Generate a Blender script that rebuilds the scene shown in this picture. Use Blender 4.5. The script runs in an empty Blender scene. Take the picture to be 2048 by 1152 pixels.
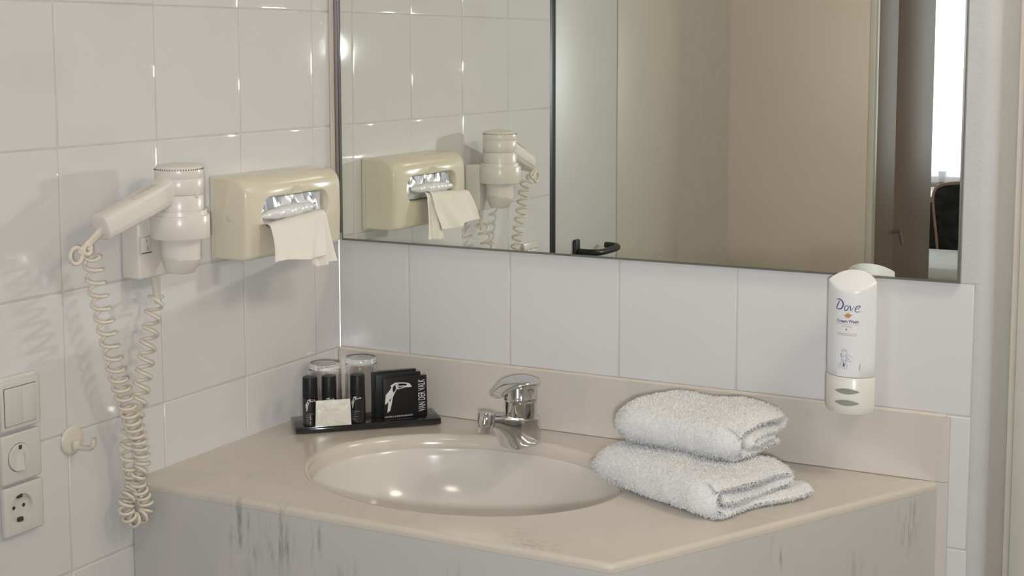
import bpy, bmesh, math, random
import numpy as np
from mathutils import Vector, Matrix, noise
from mathutils.geometry import tessellate_polygon

sc = bpy.context.scene
COL = sc.collection
random.seed(4)
PI = math.pi
ZD = .95            # height of the tile joint the backsplash ends at
ZC = .85            # top of the worktop

# ------------------------------------------------------------ camera
yaw, pit, rol = -.486553564, .104852853, -.00173849
fw = Vector((math.sin(yaw)*math.cos(pit), math.cos(yaw)*math.cos(pit), -math.sin(pit)))
rt = Vector((math.cos(yaw), -math.sin(yaw), 0)); up = rt.cross(fw)
r2 = rt*math.cos(rol) + up*math.sin(rol); u2 = -rt*math.sin(rol) + up*math.cos(rol)
CAM = Vector((1.47873750, -2.15082094, .533393588 + ZD))
cam = bpy.data.cameras.new('camera'); co = bpy.data.objects.new('camera', cam); COL.objects.link(co)
m = Matrix((r2, u2, -fw)).transposed().to_4x4(); m.translation = CAM; co.matrix_world = m
cam.sensor_width = 36; cam.lens = 2915.42725/2048*36
cam.shift_x = 9.70011/2048; cam.shift_y = -169.5987/2048
cam.clip_start = .02
sc.camera = co

# ------------------------------------------------------------ view, world, lights
sc.view_settings.view_transform = 'Standard'; sc.view_settings.look = 'None'
sc.view_settings.gamma = 1; sc.view_settings.use_curve_mapping = False
sc.view_settings.exposure = -.14
sc.cycles.sample_clamp_indirect = 0
sc.cycles.blur_glossy = 0
# path guiding finds the flash light that comes back off the mirror
sc.cycles.use_guiding = True; sc.cycles.use_surface_guiding = True; sc.cycles.use_volume_guiding = False
sc.cycles.guiding_training_samples = 64; sc.cycles.surface_guiding_probability = .7
sc.cycles.use_adaptive_sampling = True; sc.cycles.adaptive_threshold = .015
sc.cycles.use_denoising = True
sc.cycles.max_bounces = 8; sc.cycles.diffuse_bounces = 4; sc.cycles.glossy_bounces = 5
sc.cycles.transmission_bounces = 10; sc.cycles.transparent_max_bounces = 12
w = bpy.data.worlds.new('daylight'); sc.world = w; w.use_nodes = True
w.node_tree.nodes['Background'].inputs[0].default_value = (.9, .95, 1, 1)
w.node_tree.nodes['Background'].inputs[1].default_value = 2.2

def lamp(name, kind, loc, aim, energy, color, **kw):
    l = bpy.data.lights.new(name, kind); o = bpy.data.objects.new(name, l); COL.objects.link(o)
    o.location = loc; l.energy = energy; l.color = color
    for k, v in kw.items(): setattr(l, k, v)
    if aim is not None: o.rotation_euler = (Vector(aim) - Vector(loc)).to_track_quat('-Z', 'Y').to_euler()
    return o
# flash held a little behind and right of the lens; ceiling lamp light; added passage fill; window daylight
FL = CAM + Vector((.567, -.824, 0))*.28 - r2*.012
lamp('flash', 'AREA', FL, CAM + fw*3 + r2*.25 + Vector((0, 0, .12)), 8.0, (.955, .975, 1), shape='DISK', size=.08, spread=math.radians(100))
lamp('ceiling_light', 'AREA', (1.74, -.52, 2.3), (1.70, -.56, 0), 7.2, (1, .90, .76), shape='DISK', size=.34)
lamp('passage_fill_light', 'AREA', (.85, -1.80, 2.3), (.85, -1.8, 0), 3.6, (1, .90, .78), shape='DISK', size=.3)  # unseen lamp, added to brighten the taupe door and passage
lamp('window_daylight', 'AREA', (.2, -6.22, 1.5), (.2, 0, 1.3), 16, (.93, .97, 1), shape='RECTANGLE', size=2.2, size_y=1.4)

# ------------------------------------------------------------ materials
def srgb(r, g, b):
    f = lambda c: (c/255/12.92 if c/255 <= .04045 else ((c/255 + .055)/1.055)**2.4)
    return (f(r), f(g), f(b), 1)
def mat(name, col, rough=.5, metal=0, var=.03, scale=20, bump=0, bscale=200, coat=0, spec=.5, trans=0, ior=1.5, sheen=0, emit=None, estr=0, bdist=.001):
    M = bpy.data.materials.new(name); M.use_nodes = True; nt = M.node_tree; N = nt.nodes; L = nt.links
    p = N['Principled BSDF']
    tc = N.new('ShaderNodeTexCoord')
    nz = N.new('ShaderNodeTexNoise'); nz.inputs['Scale'].default_value = scale; nz.inputs['Detail'].default_value = 3
    L.new(tc.outputs['Object'], nz.inputs['Vector'])
    rp = N.new('ShaderNodeValToRGB'); c = col if len(col) == 4 else (*col, 1)
    rp.color_ramp.elements[0].position = .3; rp.color_ramp.elements[1].position = .7
    rp.color_ramp.elements[0].color = tuple(min(1, x*(1 - var)) for x in c[:3]) + (1,)
    rp.color_ramp.elements[1].color = tuple(min(1, x*(1 + var)) for x in c[:3]) + (1,)
    L.new(nz.outputs['Fac'], rp.inputs['Fac']); L.new(rp.outputs['Color'], p.inputs['Base Color'])
    p.inputs['Roughness'].default_value = rough; p.inputs['Metallic'].default_value = metal
    p.inputs['Specular IOR Level'].default_value = spec; p.inputs['Coat Weight'].default_value = coat
    p.inputs['Transmission Weight'].default_value = trans; p.inputs['IOR'].default_value = ior
    p.inputs['Sheen Weight'].default_value = sheen
    if emit: p.inputs['Emission Color'].default_value = (*emit[:3], 1); p.inputs['Emission Strength'].default_value = estr
    if bump:
        n2 = N.new('ShaderNodeTexNoise'); n2.inputs['Scale'].default_value = bscale; n2.inputs['Detail'].default_value = 4
        L.new(tc.outputs['Object'], n2.inputs['Vector'])
        b = N.new('ShaderNodeBump'); b.inputs['Strength'].default_value = bump; b.inputs['Distance'].default_value = bdist
        L.new(n2.outputs['Fac'], b.inputs['Height']); L.new(b.outputs['Normal'], p.inputs['Normal'])
    return M

def marble(name, base, marks):
    """cast marble: faint drifting clouds, long vertical grey veins, and a few darker smudges at given spots"""
    M = mat(name, base, rough=.17, var=.0, spec=.5); nt = M.node_tree; N = nt.nodes; L = nt.links
    p = N['Principled BSDF']; src = p.inputs['Base Color'].links[0].from_socket
    tc = [n for n in N if n.type == 'TEX_COORD'][0]
    mp = N.new('ShaderNodeMapping'); mp.inputs['Scale'].default_value = (7, 7, 1.1)
    L.new(tc.outputs['Object'], mp.inputs['Vector'])
    nz = N.new('ShaderNodeTexNoise'); nz.inputs['Scale'].default_value = 1.6; nz.inputs['Detail'].default_value = 6; nz.inputs['Distortion'].default_value = .6
    L.new(mp.outputs['Vector'], nz.inputs['Vector'])
    vr = N.new('ShaderNodeValToRGB'); e = vr.color_ramp.elements
    e[0].position = .52; e[0].color = (0, 0, 0, 1); e[1].position = .80; e[1].color = (.35, .35, .35, 1)
    L.new(nz.outputs['Fac'], vr.inputs['Fac'])
    mx = N.new('ShaderNodeMixRGB'); mx.inputs['Color2'].default_value = (.42, .43, .44, 1)
    L.new(vr.outputs['Color'], mx.inputs['Fac']); L.new(src, mx.inputs['Color1'])
    cur = mx.outputs['Color']
    # smudged vein streaks
    n3 = N.new('ShaderNodeTexNoise'); n3.inputs['Scale'].default_value = 1; n3.inputs['Detail'].default_value = 5; n3.inputs['Roughness'].default_value = .62
    m3 = N.new('ShaderNodeMapping'); m3.inputs['Scale'].default_value = (130, 130, 16); L.new(tc.outputs['Object'], m3.inputs['Vector']); L.new(m3.outputs['Vector'], n3.inputs['Vector'])
    r3 = N.new('ShaderNodeValToRGB'); r3.color_ramp.elements[0].position = .49; r3.color_ramp.elements[1].position = .70
    L.new(n3.outputs['Fac'], r3.inputs['Fac'])
    tot = None
    for (c, rad, amt) in marks:
        c = (c[0] - .45, c[1] + .25, c[2])      # object space of the washstand
        sub = N.new('ShaderNodeVectorMath'); sub.operation = 'SUBTRACT'; sub.inputs[1].default_value = c; L.new(tc.outputs['Object'], sub.inputs[0])
        dv = N.new('ShaderNodeVectorMath'); dv.operation = 'DIVIDE'; dv.inputs[1].default_value = rad; L.new(sub.outputs[0], dv.inputs[0])
        ln = N.new('ShaderNodeVectorMath'); ln.operation = 'LENGTH'; L.new(dv.outputs[0], ln.inputs[0])
        mr = N.new('ShaderNodeMapRange'); mr.inputs['From Min'].default_value = 1; mr.inputs['From Max'].default_value = .3
        mr.inputs['To Min'].default_value = 0; mr.inputs['To Max'].default_value = amt; L.new(ln.outputs['Value'], mr.inputs['Value'])
        if tot is None: tot = mr.outputs[0]
        else:
            a = N.new('ShaderNodeMath'); a.operation = 'MAXIMUM'; L.new(tot, a.inputs[0]); L.new(mr.outputs[0], a.inputs[1]); tot = a.outputs[0]
    if tot is not None:
        mu = N.new('ShaderNodeMath'); mu.operation = 'MULTIPLY'; L.new(tot, mu.inputs[0]); L.new(r3.outputs['Color'], mu.inputs[1])
        m4 = N.new('ShaderNodeMixRGB'); m4.inputs['Color2'].default_value = (.20, .21, .225, 1)
        L.new(mu.outputs[0], m4.inputs['Fac']); L.new(cur, m4.inputs['Color1']); cur = m4.outputs['Color']
    L.new(cur, p.inputs['Base Color'])
    return M

PANEL_MARKS = [((.205, -.55, .80), (.040, .05, .080), 1), ((.27, -.55, .80), (.032, .05, .065), .8), ((.33, -.55, .80), (.014, .05, .06), .8),
    ((.37, -.55, .73), (.05, .05, .09), .55), ((.55, -.55, .79), (.03, .05, .04), .35), ((1.03, -.06, .80), (.022, .035, .055), .9), ((.91, -.29, .81), (.022, .03, .035), .8),
    ((.98, -.16, .74), (.02, .04, .05), .5), ((1.0, -.11, .70), (.015, .03, .06), .5)]
M = {}
M['tile'] = mat('glazed_white_tile', (.665, .66, .665), rough=.03, var=.008, scale=2, bump=.04, bscale=14, bdist=.0006, spec=.35)
M['grout'] = mat('tile_grout', (.56, .54, .515), rough=.8, var=.05, scale=60)
M['sealant'] = mat('silicone_sealant', (.64, .585, .51), rough=.4)
M['plaster'] = mat('textured_plaster', (.53, .53, .545), rough=.8, var=.02, bump=.45, bscale=170, bdist=.0018)
M['ceiling'] = mat('ceiling_paint', (.8, .78, .74), rough=.9)
M['floor'] = mat('floor_tile', (.42, .38, .33), rough=.4, var=.08)
M['marble'] = marble('cast_marble', (.62, .565, .495, 1), [((.205, -.55, .80), (.035, .05, .075), .95), ((.27, -.55, .81), (.03, .05, .06), .7), ((.33, -.55, .81), (.012, .05, .05), .7),
    ((.355, -.55, .74), (.05, .05, .07), .6), ((.55, -.55, .80), (.03, .05, .03), .5), ((.70, -.55, .825), (.035, .03, .02), .7), ((.66, -.53, .85), (.05, .03, .01), .5),
    ((1.03, -.06, .81), (.02, .03, .045), .7), ((.91, -.29, .82), (.02, .03, .02), .6), ((.36, -.06, .85), (.01, .02, .01), .7), ((.87, 0, .93), (.03, .03, .01), .5), ((.62, -.50, .85), (.03, .03, .01), .3),
    ((.17, -.36, .85), (.03, .05, .01), .18), ((.15, -.44, .85), (.02, .05, .01), .18)])
M['marble_splash_lit'] = marble('cast_marble_splash_lit', (.605, .57, .53, 1), [((.87, 0, .93), (.03, .03, .012), .4)])  # worktop stone again, tinted for how light strikes its upright faces
M['marble_panel_lit'] = marble('cast_marble_panel_lit', (.555, .54, .525, 1), PANEL_MARKS)  # same slab as the worktop; greyer look under the flash put into its colour
M['basin'] = mat('basin_gelcoat', (.66, .63, .59), rough=.13, var=.01)
M['chrome'] = mat('chrome', (.66, .66, .67), rough=.05, metal=1, var=.01)
M['steel'] = mat('brushed_metal', (.45, .43, .46), rough=.32, metal=1)
M['mirror'] = mat('mirror_silver', (.90, .92, .87), rough=0, metal=1, var=0)
M['mirror_edge'] = mat('mirror_glass_edge', (.24, .25, .22), rough=.2, metal=.6)
M['dryer'] = mat('dryer_plastic', (.74, .70, .655), rough=.28, var=.01)
M['dryer_grey'] = mat('dryer_nozzle_plastic', (.62, .60, .555), rough=.35, var=.01)
M['cord'] = mat('cord_plastic', (.70, .645, .55), rough=.3, var=.02)
M['cream'] = mat('cream_plastic', (.70, .65, .525), rough=.22, var=.01)
M['cream_light'] = mat('cream_plastic_plate', (.66, .63, .54), rough=.3, var=.01)
M['foil'] = mat('foil_wrapper', (.74, .75, .78), rough=.32, metal=.05, var=.03, scale=40, bump=.12, bscale=60)
M['foil_dark'] = mat('foil_print', (.22, .23, .27), rough=.35, metal=.2, var=.1, scale=60)
M['tissue'] = mat('tissue_paper', (.80, .76, .71), rough=.9, var=.02, bump=.15, bscale=90)
M['switch'] = mat('switch_plastic', (.64, .63, .59), rough=.3, var=.01)
M['socket_in'] = mat('socket_cup_plastic', (.62, .61, .57), rough=.2, var=.01)
M['dark'] = mat('dark_gap', (.05, .035, .03), rough=.5)
M['hook'] = mat('hook_plastic', (.66, .62, .53), rough=.2, var=.01)
M['black'] = mat('black_lacquer', (.012, .012, .014), rough=.10, var=.1, coat=.3)
M['black_matte'] = mat('black_card', (.012, .012, .013), rough=.4, var=.1, spec=.25)
M['print'] = mat('white_print', (.66, .65, .64), rough=.5)
M['print_dim'] = mat('grey_print', (.30, .30, .30), rough=.5)
M['glass'] = mat('clear_glass', (1, 1, 1), rough=0, var=0, trans=1, ior=1.45)
M['sachet'] = mat('white_film', (.72, .70, .64), rough=.13, var=.02, bump=1, bscale=55, bdist=.006)
M['towel'] = mat('white_terry', (.77, .77, .775), rough=1, var=.02, scale=200, bump=1, bscale=520, bdist=.0016, sheen=.3)
M['bottle'] = mat('white_bottle_plastic', (.76, .77, .79), rough=.25, var=.005)
M['bottle_cap'] = mat('ivory_bottle_plastic', (.74, .73, .69), rough=.28, var=.005)
M['window_grey'] = mat('level_window', (.30, .29, .28), rough=.3)
M['navy'] = mat('navy_print', (.035, .035, .17), rough=.4)
M['gold'] = mat('gold_print', (.50, .27, .09), rough=.4)
M['rust'] = mat('red_brown_print', (.36, .12, .09), rough=.4)
M['door_light'] = mat('pale_grey_door', (.555, .565, .55), rough=.4, var=.02, scale=4)
M['door_post'] = mat('beige_post', (.50, .47, .41), rough=.45, var=.02, scale=4)
M['taupe'] = mat('taupe_door', (.68, .605, .535), rough=.33, var=.03, scale=2)
M['taupe_edge'] = mat('light_edge_strip', (.62, .60, .54), rough=.4)
M['brown'] = mat('brown_wardrobe', (.29, .215, .16), rough=.5, spec=.12, var=.06, scale=3)
M['rubber'] = mat('black_seal', (.006, .010, .012), rough=.35)
M['jamb'] = mat('painted_door_frame', (.60, .59, .51), rough=.4, var=.02)
M['wood'] = mat('beech_wood', (.40, .235, .16), rough=.4, var=.15)
M['uphol'] = mat('dark_upholstery', (.016, .015, .016), rough=.85, var=.9, scale=28)
M['desk_dark'] = mat('dark_desk', (.03, .027, .024), rough=.5)
M['desk_top'] = mat('pale_desk_top', (.45, .42, .37), rough=.3)
M['linen'] = mat('white_linen', (.80, .80, .80), rough=.8, bump=.4, bscale=7, bdist=.03)
M['linen_beige'] = mat('beige_sheet', (.45, .42, .36), rough=.8)
M['wallpaint'] = mat('bedroom_paint', (.62, .60, .56), rough=.8)
M['sheer'] = mat('sheer_curtain', (.9, .9, .9), rough=.8)
M['frame_white'] = mat('window_frame_paint', (.7, .7, .7), rough=.4)
M['lamp_glass'] = mat('lamp_diffuser', (.9, .88, .8), rough=.5, emit=(1, .84, .63), estr=5)
def sheer_nodes(Mx):
    nt = Mx.node_tree; N = nt.nodes; L = nt.links; out = [n for n in N if n.type == 'OUTPUT_MATERIAL'][0]
    t = N.new('ShaderNodeBsdfTranslucent'); t.inputs[0].default_value = (.95, .95, .95, 1)
    tr = N.new('ShaderNodeBsdfTransparent'); a = N.new('ShaderNodeMixShader'); a.inputs[0].default_value = .45
    L.new(t.outputs[0], a.inputs[1]); L.new(tr.outputs[0], a.inputs[2]); L.new(a.outputs[0], out.inputs['Surface'])
sheer_nodes(M['sheer'])

# ------------------------------------------------------------ object helpers
ORG = {}
def thing(name, label, cat, loc, group=None):
    o = bpy.data.objects.new(name, None); COL.objects.link(o); o.location = loc; o.empty_display_size = .05
    o['label'] = label; o['category'] = cat
    if group: o['group'] = group
    ORG[o.name] = Vector(loc); return o
def tag(o, label, cat, group=None):
    o['label'] = label; o['category'] = cat
    if group: o['group'] = group
    return o
class MB:
    def __init__(s): s.v = []; s.f = []; s.mi = []
    def add(s, vs, fs, mi=0):
        b = len(s.v); s.v += [tuple(p) for p in vs]; s.f += [tuple(b + i for i in f) for f in fs]; s.mi += [mi]*len(fs); return s
    def rbox(s, lo, hi, r=.002, seg=2, mi=0, rot=None, org=(0, 0, 0)):
        bm = bmesh.new(); bmesh.ops.create_cube(bm, size=1)
        c = [(a + b)/2 for a, b in zip(lo, hi)]; d = [abs(b - a) for a, b in zip(lo, hi)]
        for v in bm.verts: v.co = Vector([c[i] + v.co[i]*d[i] for i in range(3)])
        r = min(r, min(d)*.49)
        if r > 0: bmesh.ops.bevel(bm, geom=list(bm.edges), offset=r, segments=seg, profile=.5, affect='EDGES')
        bm.verts.index_update()
        vs = [v.co.copy() for v in bm.verts]
        if rot is not None: vs = [rot @ p for p in vs]
        vs = [p + Vector(org) for p in vs]
        s.add(vs, [[v.index for v in f.verts] for f in bm.faces], mi); bm.free(); return s
    def rings(s, rings, cap0=True, cap1=True, closed=True, mi=0):
        n = len(rings[0]); vs = [p for r in rings for p in r]; fs = []
        for i in range(len(rings) - 1):
            for j in range(n if closed else n - 1):
                k = (j + 1) % n; fs.append((i*n + j, i*n + k, (i + 1)*n + k, (i + 1)*n + j))
        if cap0: fs.append(tuple(range(n))[::-1])
        if cap1: fs.append(tuple((len(rings) - 1)*n + j for j in range(n)))
        return s.add(vs, fs, mi)
    def lathe(s, prof, org=(0, 0, 0), axis='z', n=48, mi=0, cap=True, rot=None):
        rs = []
        for r, h in prof:
            ring = []
            for k in range(n):
                a = 2*PI*k/n; p = Vector((r*math.cos(a), r*math.sin(a), h))
                if axis == 'x': p = Vector((h, p.x, p.y))
                if axis == 'y': p = Vector((p.y, h, p.x))
                if rot is not None: p = rot @ p
                ring.append(p + Vector(org))
            rs.append(ring)
        return s.rings(rs, cap, cap, True, mi)
    def tube(s, pts, r, n=10, mi=0, cap=True):
        pts = [Vector(p) for p in pts]; rr = r if isinstance(r, (list, tuple)) else [r]*len(pts)
        T = []
        for i in range(len(pts)):
            T.append((pts[min(i + 1, len(pts) - 1)] - pts[max(i - 1, 0)]).normalized())
        nrm = T[0].orthogonal().normalized(); rs = []
        for i, p in enumerate(pts):
            nrm = (nrm - T[i]*nrm.dot(T[i])).normalized(); b = T[i].cross(nrm)
            rs.append([p + (nrm*math.cos(2*PI*k/n) + b*math.sin(2*PI*k/n))*rr[i] for k in range(n)])
        return s.rings(rs, cap, cap, True, mi)
    def build(s, name, mats, parent=None, smooth=35, origin=None, recalc=True):
        me = bpy.data.meshes.new(name)
        if not isinstance(mats, (list, tuple)): mats = [mats]
        org = ORG.get(parent.name, Vector()) if parent else (Vector(origin) if origin is not None else Vector())
        me.from_pydata([(p[0] - org.x, p[1] - org.y, p[2] - org.z) for p in s.v], [], s.f)
        for x in mats: me.materials.append(x)
        me.polygons.foreach_set('material_index', s.mi)
        if recalc:
            bm = bmesh.new(); bm.from_mesh(me); bmesh.ops.recalc_face_normals(bm, faces=bm.faces); bm.to_mesh(me); bm.free()
        if smooth:
            me.polygons.foreach_set('use_smooth', [True]*len(me.polygons))
            if smooth < 180: me.set_sharp_from_angle(angle=math.radians(smooth))
        me.update()
        o = bpy.data.objects.new(name, me); COL.objects.link(o)
        if parent: o.parent = parent
        else: o.location = org
        ORG[o.name] = org
        return o
def struct(mb, name, mats, smooth=35):
    o = mb.build(name, mats, None, smooth); o['kind'] = 'structure'; return o
def boolean(o, cutters):
    """subtract cutter meshes for good and drop them"""
    cs = []
    for mb in cutters:
        c = mb.build('cut', [M['dark']], None, 0, origin=ORG[o.name]); c.location = ORG[o.name]; cs.append(c)
        if o.parent: c.parent = o.parent; c.location = (0, 0, 0)
        md = o.modifiers.new('b', 'BOOLEAN'); md.object = c; md.operation = 'DIFFERENCE'; md.solver = 'EXACT'
    bpy.context.view_layer.update(); dg = bpy.context.evaluated_depsgraph_get()
    me = bpy.data.meshes.new_from_object(o.evaluated_get(dg)); old = o.data
    o.modifiers.clear(); o.data = me; me.name = old.name
    me.materials.clear()
    for x in old.materials: me.materials.append(x)
    me.polygons.foreach_set('material_index', [min(p.material_index, len(me.materials) - 1) for p in me.polygons])
    me.polygons.foreach_set('use_smooth', [True]*len(me.polygons)); me.set_sharp_from_angle(angle=math.radians(30))
    for c in cs: bpy.data.objects.remove(c)
def se(a, b, n, e=2.0, ph=0):
    """superellipse ring"""
    out = []
    for k in range(n):
        t = 2*PI*k/n + ph; c, s_ = math.cos(t), math.sin(t)
        out.append((a*math.copysign(abs(c)**(2/e), c), b*math.copysign(abs(s_)**(2/e), s_)))
    return out
def text_polys(body, size=1, shear=0, bold=0, sx=1):
    cu = bpy.data.curves.new('t', 'FONT'); cu.body = body; cu.size = size; cu.shear = shear; cu.offset = bold
    cu.fill_mode = 'FRONT'; cu.resolution_u = 3
    o = bpy.data.objects.new('t', cu); COL.objects.link(o); bpy.context.view_layer.update()
    me = bpy.data.meshes.new_from_object(o.evaluated_get(bpy.context.evaluated_depsgraph_get()))
    vs = [(v.co.x*sx, v.co.y) for v in me.vertices]; fs = [tuple(p.vertices) for p in me.polygons]
    bpy.data.objects.remove(o); bpy.data.meshes.remove(me); bpy.data.curves.remove(cu)
    x0 = min(v[0] for v in vs); x1 = max(v[0] for v in vs); y0 = min(v[1] for v in vs); y1 = max(v[1] for v in vs)
    return vs, fs, (x0, y0, x1, y1)
def put_text(mb, body, box, fn, rot=0, mi=0, **kw):
    """text scaled to box (u0,v0,u1,v1); rot 90 reads upward"""
    vs, fs, (x0, y0, x1, y1) = text_polys(body, **kw); u0, v0, u1, v1 = box; out = []
    for x, y in vs:
        a, b = (x - x0)/(x1 - x0), (y - y0)/(y1 - y0)
        out.append(fn(u0 + a*(u1 - u0), v0 + b*(v1 - v0)) if not rot else fn(u1 - b*(u1 - u0), v0 + a*(v1 - v0)))
    mb.add(out, fs, mi)
def put_poly(mb, pts, fn, mi=0):
    tri = tessellate_polygon([[Vector((p[0], p[1], 0)) for p in pts]])
    mb.add([fn(*p) for p in pts], [tuple(t) for t in tri], mi)
def put_stroke(mb, pts, wd, fn, mi=0):
    """ribbon along pts; wd number or list of widths"""
    n = len(pts); wd = wd if isinstance(wd, (list, tuple)) else [wd]*n; A = []; B = []
    for i, p in enumerate(pts):
        q0 = pts[max(i - 1, 0)]; q1 = pts[min(i + 1, n - 1)]; dx, dy = q1[0] - q0[0], q1[1] - q0[1]; l = math.hypot(dx, dy) or 1
        nx, ny = -dy/l*wd[i]/2, dx/l*wd[i]/2; A.append((p[0] + nx, p[1] + ny)); B.append((p[0] - nx, p[1] - ny))
    mb.add([fn(*p) for p in A + B], [(i, i + 1, n + i + 1, n + i) for i in range(n - 1)], mi)
def smooth_path(pts, n):
    """Catmull-Rom through pts, n samples per span"""
    P = [Vector(p) for p in pts]; out = []
    for i in range(len(P) - 1):
        a = P[max(i - 1, 0)]; b = P[i]; c = P[i + 1]; d = P[min(i + 2, len(P) - 1)]
        for k in range(n):
            t = k/n; out.append(.5*((2*b) + (c - a)*t + (2*a - 5*b + 4*c - d)*t*t + (3*b - a - 3*c + d)*t**3))
    out.append(P[-1]); return out
TOUCAN_W = [(378,418),(410,398),(455,372),(500,370),(512,400),(505,480),(480,490),(450,545),(415,620),(392,740),(365,850),(318,880),(328,780),(340,690),(290,740),(283,715),(292,640),(300,570),(370,490),(398,440)]
TOUCAN_B = [[(430,425),(455,412),(468,440),(470,480),(450,515),(430,545),(415,505),(413,460)], [(352,658),(386,644),(364,702)]]
BEAK_W = [(495,372),(570,376),(645,386),(700,408),(738,465),(690,470),(620,466),(560,480),(500,492)]
BEAK_B = [[(516,392),(570,394),(640,404),(652,420),(646,438),(580,432),(512,432)], [(512,448),(590,448),(606,454),(560,466),(514,476)]]
def toucan(mb, fn, box, black_mi=1, white_mi=0):
    """the bird mark, drawn in a 283..738 x 370..880 frame, placed into box"""
    u0, v0, u1, v1 = box
    g = lambda lift: (lambda x, y: fn(u0 + (x - 283)/455*(u1 - u0), v1 - (y - 370)/510*(v1 - v0), lift))
    put_poly(mb, TOUCAN_W, g(.00015), white_mi); put_poly(mb, BEAK_W, g(.00015), white_mi)
    for q in TOUCAN_B + BEAK_B: put_poly(mb, q, g(.0003), black_mi)
    put_poly(mb, [(466 + 9*math.cos(a), 408 + 9*math.sin(a)) for a in [k*PI/5 for k in range(10)]], g(.0003), black_mi)

# ------------------------------------------------------------ the room shell
def tile_face(mb, P, us, vs, skip=None):
    """pillow-edged tiles on the plane P(u, v, h); h is height off the wall face"""
    g = .0009
    for i in range(len(us) - 1):
        for j in range(len(vs) - 1):
            a, b, c, d = us[i] + g, us[i + 1] - g, vs[j] + g, vs[j + 1] - g
            if skip and skip((a + b)/2, (c + d)/2): continue
            t1, t2 = random.uniform(-.0005, .0005), random.uniform(-.0005, .0005)
            rs = []
            for ins, h in ((0, -.0022), (.0002, -.0010), (.0007, -.0003), (.0016, 0), (.0030, 0), (.0045, 0)):
                rs.append([P(u, v, h + (t1*((u - a)/(b - a) - .5) + t2*((v - c)/(d - c) - .5)) - .0002) for u, v in ((a + ins, c + ins), (b - ins, c + ins), (b - ins, d - ins), (a + ins, d - ins))])
            mb.rings(rs, False, True, True, 0)
    u0, u1, v0, v1 = us[0], us[-1], vs[0], vs[-1]
    mb.add([P(u0, v0, -.0010), P(u1, v0, -.0010), P(u1, v1, -.0010), P(u0, v1, -.0010)], [(0, 1, 2, 3)], 1)
rows = [0, .15, .35, .55, .75, .95, 1.15, 1.35, 1.55, 1.75, 1.95, 2.15, 2.35, 2.4]
mb = MB(); tile_face(mb, lambda u, v, h: (h, -u, v), [0, .0732, .2732, .4732, .6732, .88], rows)
mb.rbox((-.10, -.88, 0), (-.002, 0, 2.4), 0)
struct(mb, 'wall_left', [M['tile'], M['grout']], 50)
mb = MB(); tile_face(mb, lambda u, v, h: (u, -h, v), [0, .1458, .3458, .5458, .7458, .9458, 1.104], [0, .15, .35, .55, .75, .95, 1.1475])
# plaster part right of and behind the mirror, rounded corner and reveal
pl = []
for k in range(9):
    a = k/8*PI/2; pl.append((1.105 + .023*math.sin(a), .023 - .023*math.cos(a) - .001))
pl = [(0, -.001)] + pl + [(1.128, .185), (1.10, .185), (1.10, .12), (0, .12)]
mb.rings([[(x, y, z) for x, y in pl] for z in (1.1475, 2.4)], True, True, True, 2)
pl2 = [(0, .003), (1.104, .003), (1.104, .0)] + pl[2:]
mb.rings([[(x, y, z) for x, y in pl2] for z in (0, 1.1475)], True, True, True, 2)
struct(mb, 'wall_back', [M['tile'], M['grout'], M['plaster']], 50)
struct(MB().rbox((-1.8, -6.5, -.1), (2.1, 1.2, 0), 0), 'floor', M['floor'])
struct(MB().rbox((-1.8, -6.5, 2.4), (2.1, 1.2, 2.5), 0), 'ceiling', M['ceiling'])
struct(MB().rbox((1.95, -6.5, 0), (2.05, .185, 2.4), 0), 'wall_right', M['wallpaint'])
# doorway right of the basin wall: dark gap strip, frame and leaf
struct(MB().rbox((1.128, .178, 0), (1.137, .2, 2.1), 0), 'trim_1', M['sealant'])
mb = MB().rbox((1.137, .172, 0), (1.20, .2, 2.1), .003); mb.rbox((1.137, .172, 2.1), (1.95, .2, 2.4), .0)
struct(mb, 'trim_2', M['jamb'])
struct(MB().rbox((1.20, .185, 0), (1.95, .22, 2.1), .002), 'door_1', M['jamb'])
# end of the tiled wall: black seal, pale door, post
struct(MB().rbox((-.10, -.911, 0), (-.0005, -.88, 2.4), .002), 'trim_3', M['rubber'])
d = struct(MB().rbox((-.05, -1.27, 0), (-.004, -.913, 2.4), .002), 'door_2', M['door_light'])
struct(MB().rbox((-.10, -1.70, 0), (-.002, -1.272, 2.4), .001), 'wall_post', M['door_post'])
# taupe door with light edge, across the passage
struct(MB().rbox((-1.0, -2.44, 0), (.352, -2.40, 2.4), .002), 'door_3', M['taupe'])
struct(MB().rbox((.352, -2.44, 0), (.372, -2.398, 2.4), .002), 'trim_4', M['taupe_edge'])
struct(MB().rbox((-.2, -2.40, 0), (-.1, -1.5, 2.4), 0), 'wall_passage', M['wallpaint'])
# bedroom
struct(MB().rbox((-1.7, -6.4, 0), (-1.6, -2.44, 2.4), 0), 'wall_bedroom', M['wallpaint'])
mb = MB(); mb.rbox((-1.6, -6.42, 0), (1.95, -6.3, .72), 0); mb.rbox((-1.6, -6.42, 2.3), (1.95, -6.3, 2.4), 0)
mb.rbox((-1.6, -6.42, .72), (-1.0, -6.3, 2.3), 0); mb.rbox((1.4, -6.42, .72), (1.95, -6.3, 2.3), 0)
struct(mb, 'wall_front', M['wallpaint'])
mb = MB()
for x in (-1.0, -.22, .02, 1.36): mb.rbox((x, -6.38, .72), (x + .04, -6.34, 2.3), .004)
for z in (.72, 1.25, 1.75, 2.26): mb.rbox((-1.0, -6.38, z), (1.4, -6.34, z + .04), .004)
struct(mb, 'window_1', M['frame_white'])

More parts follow.
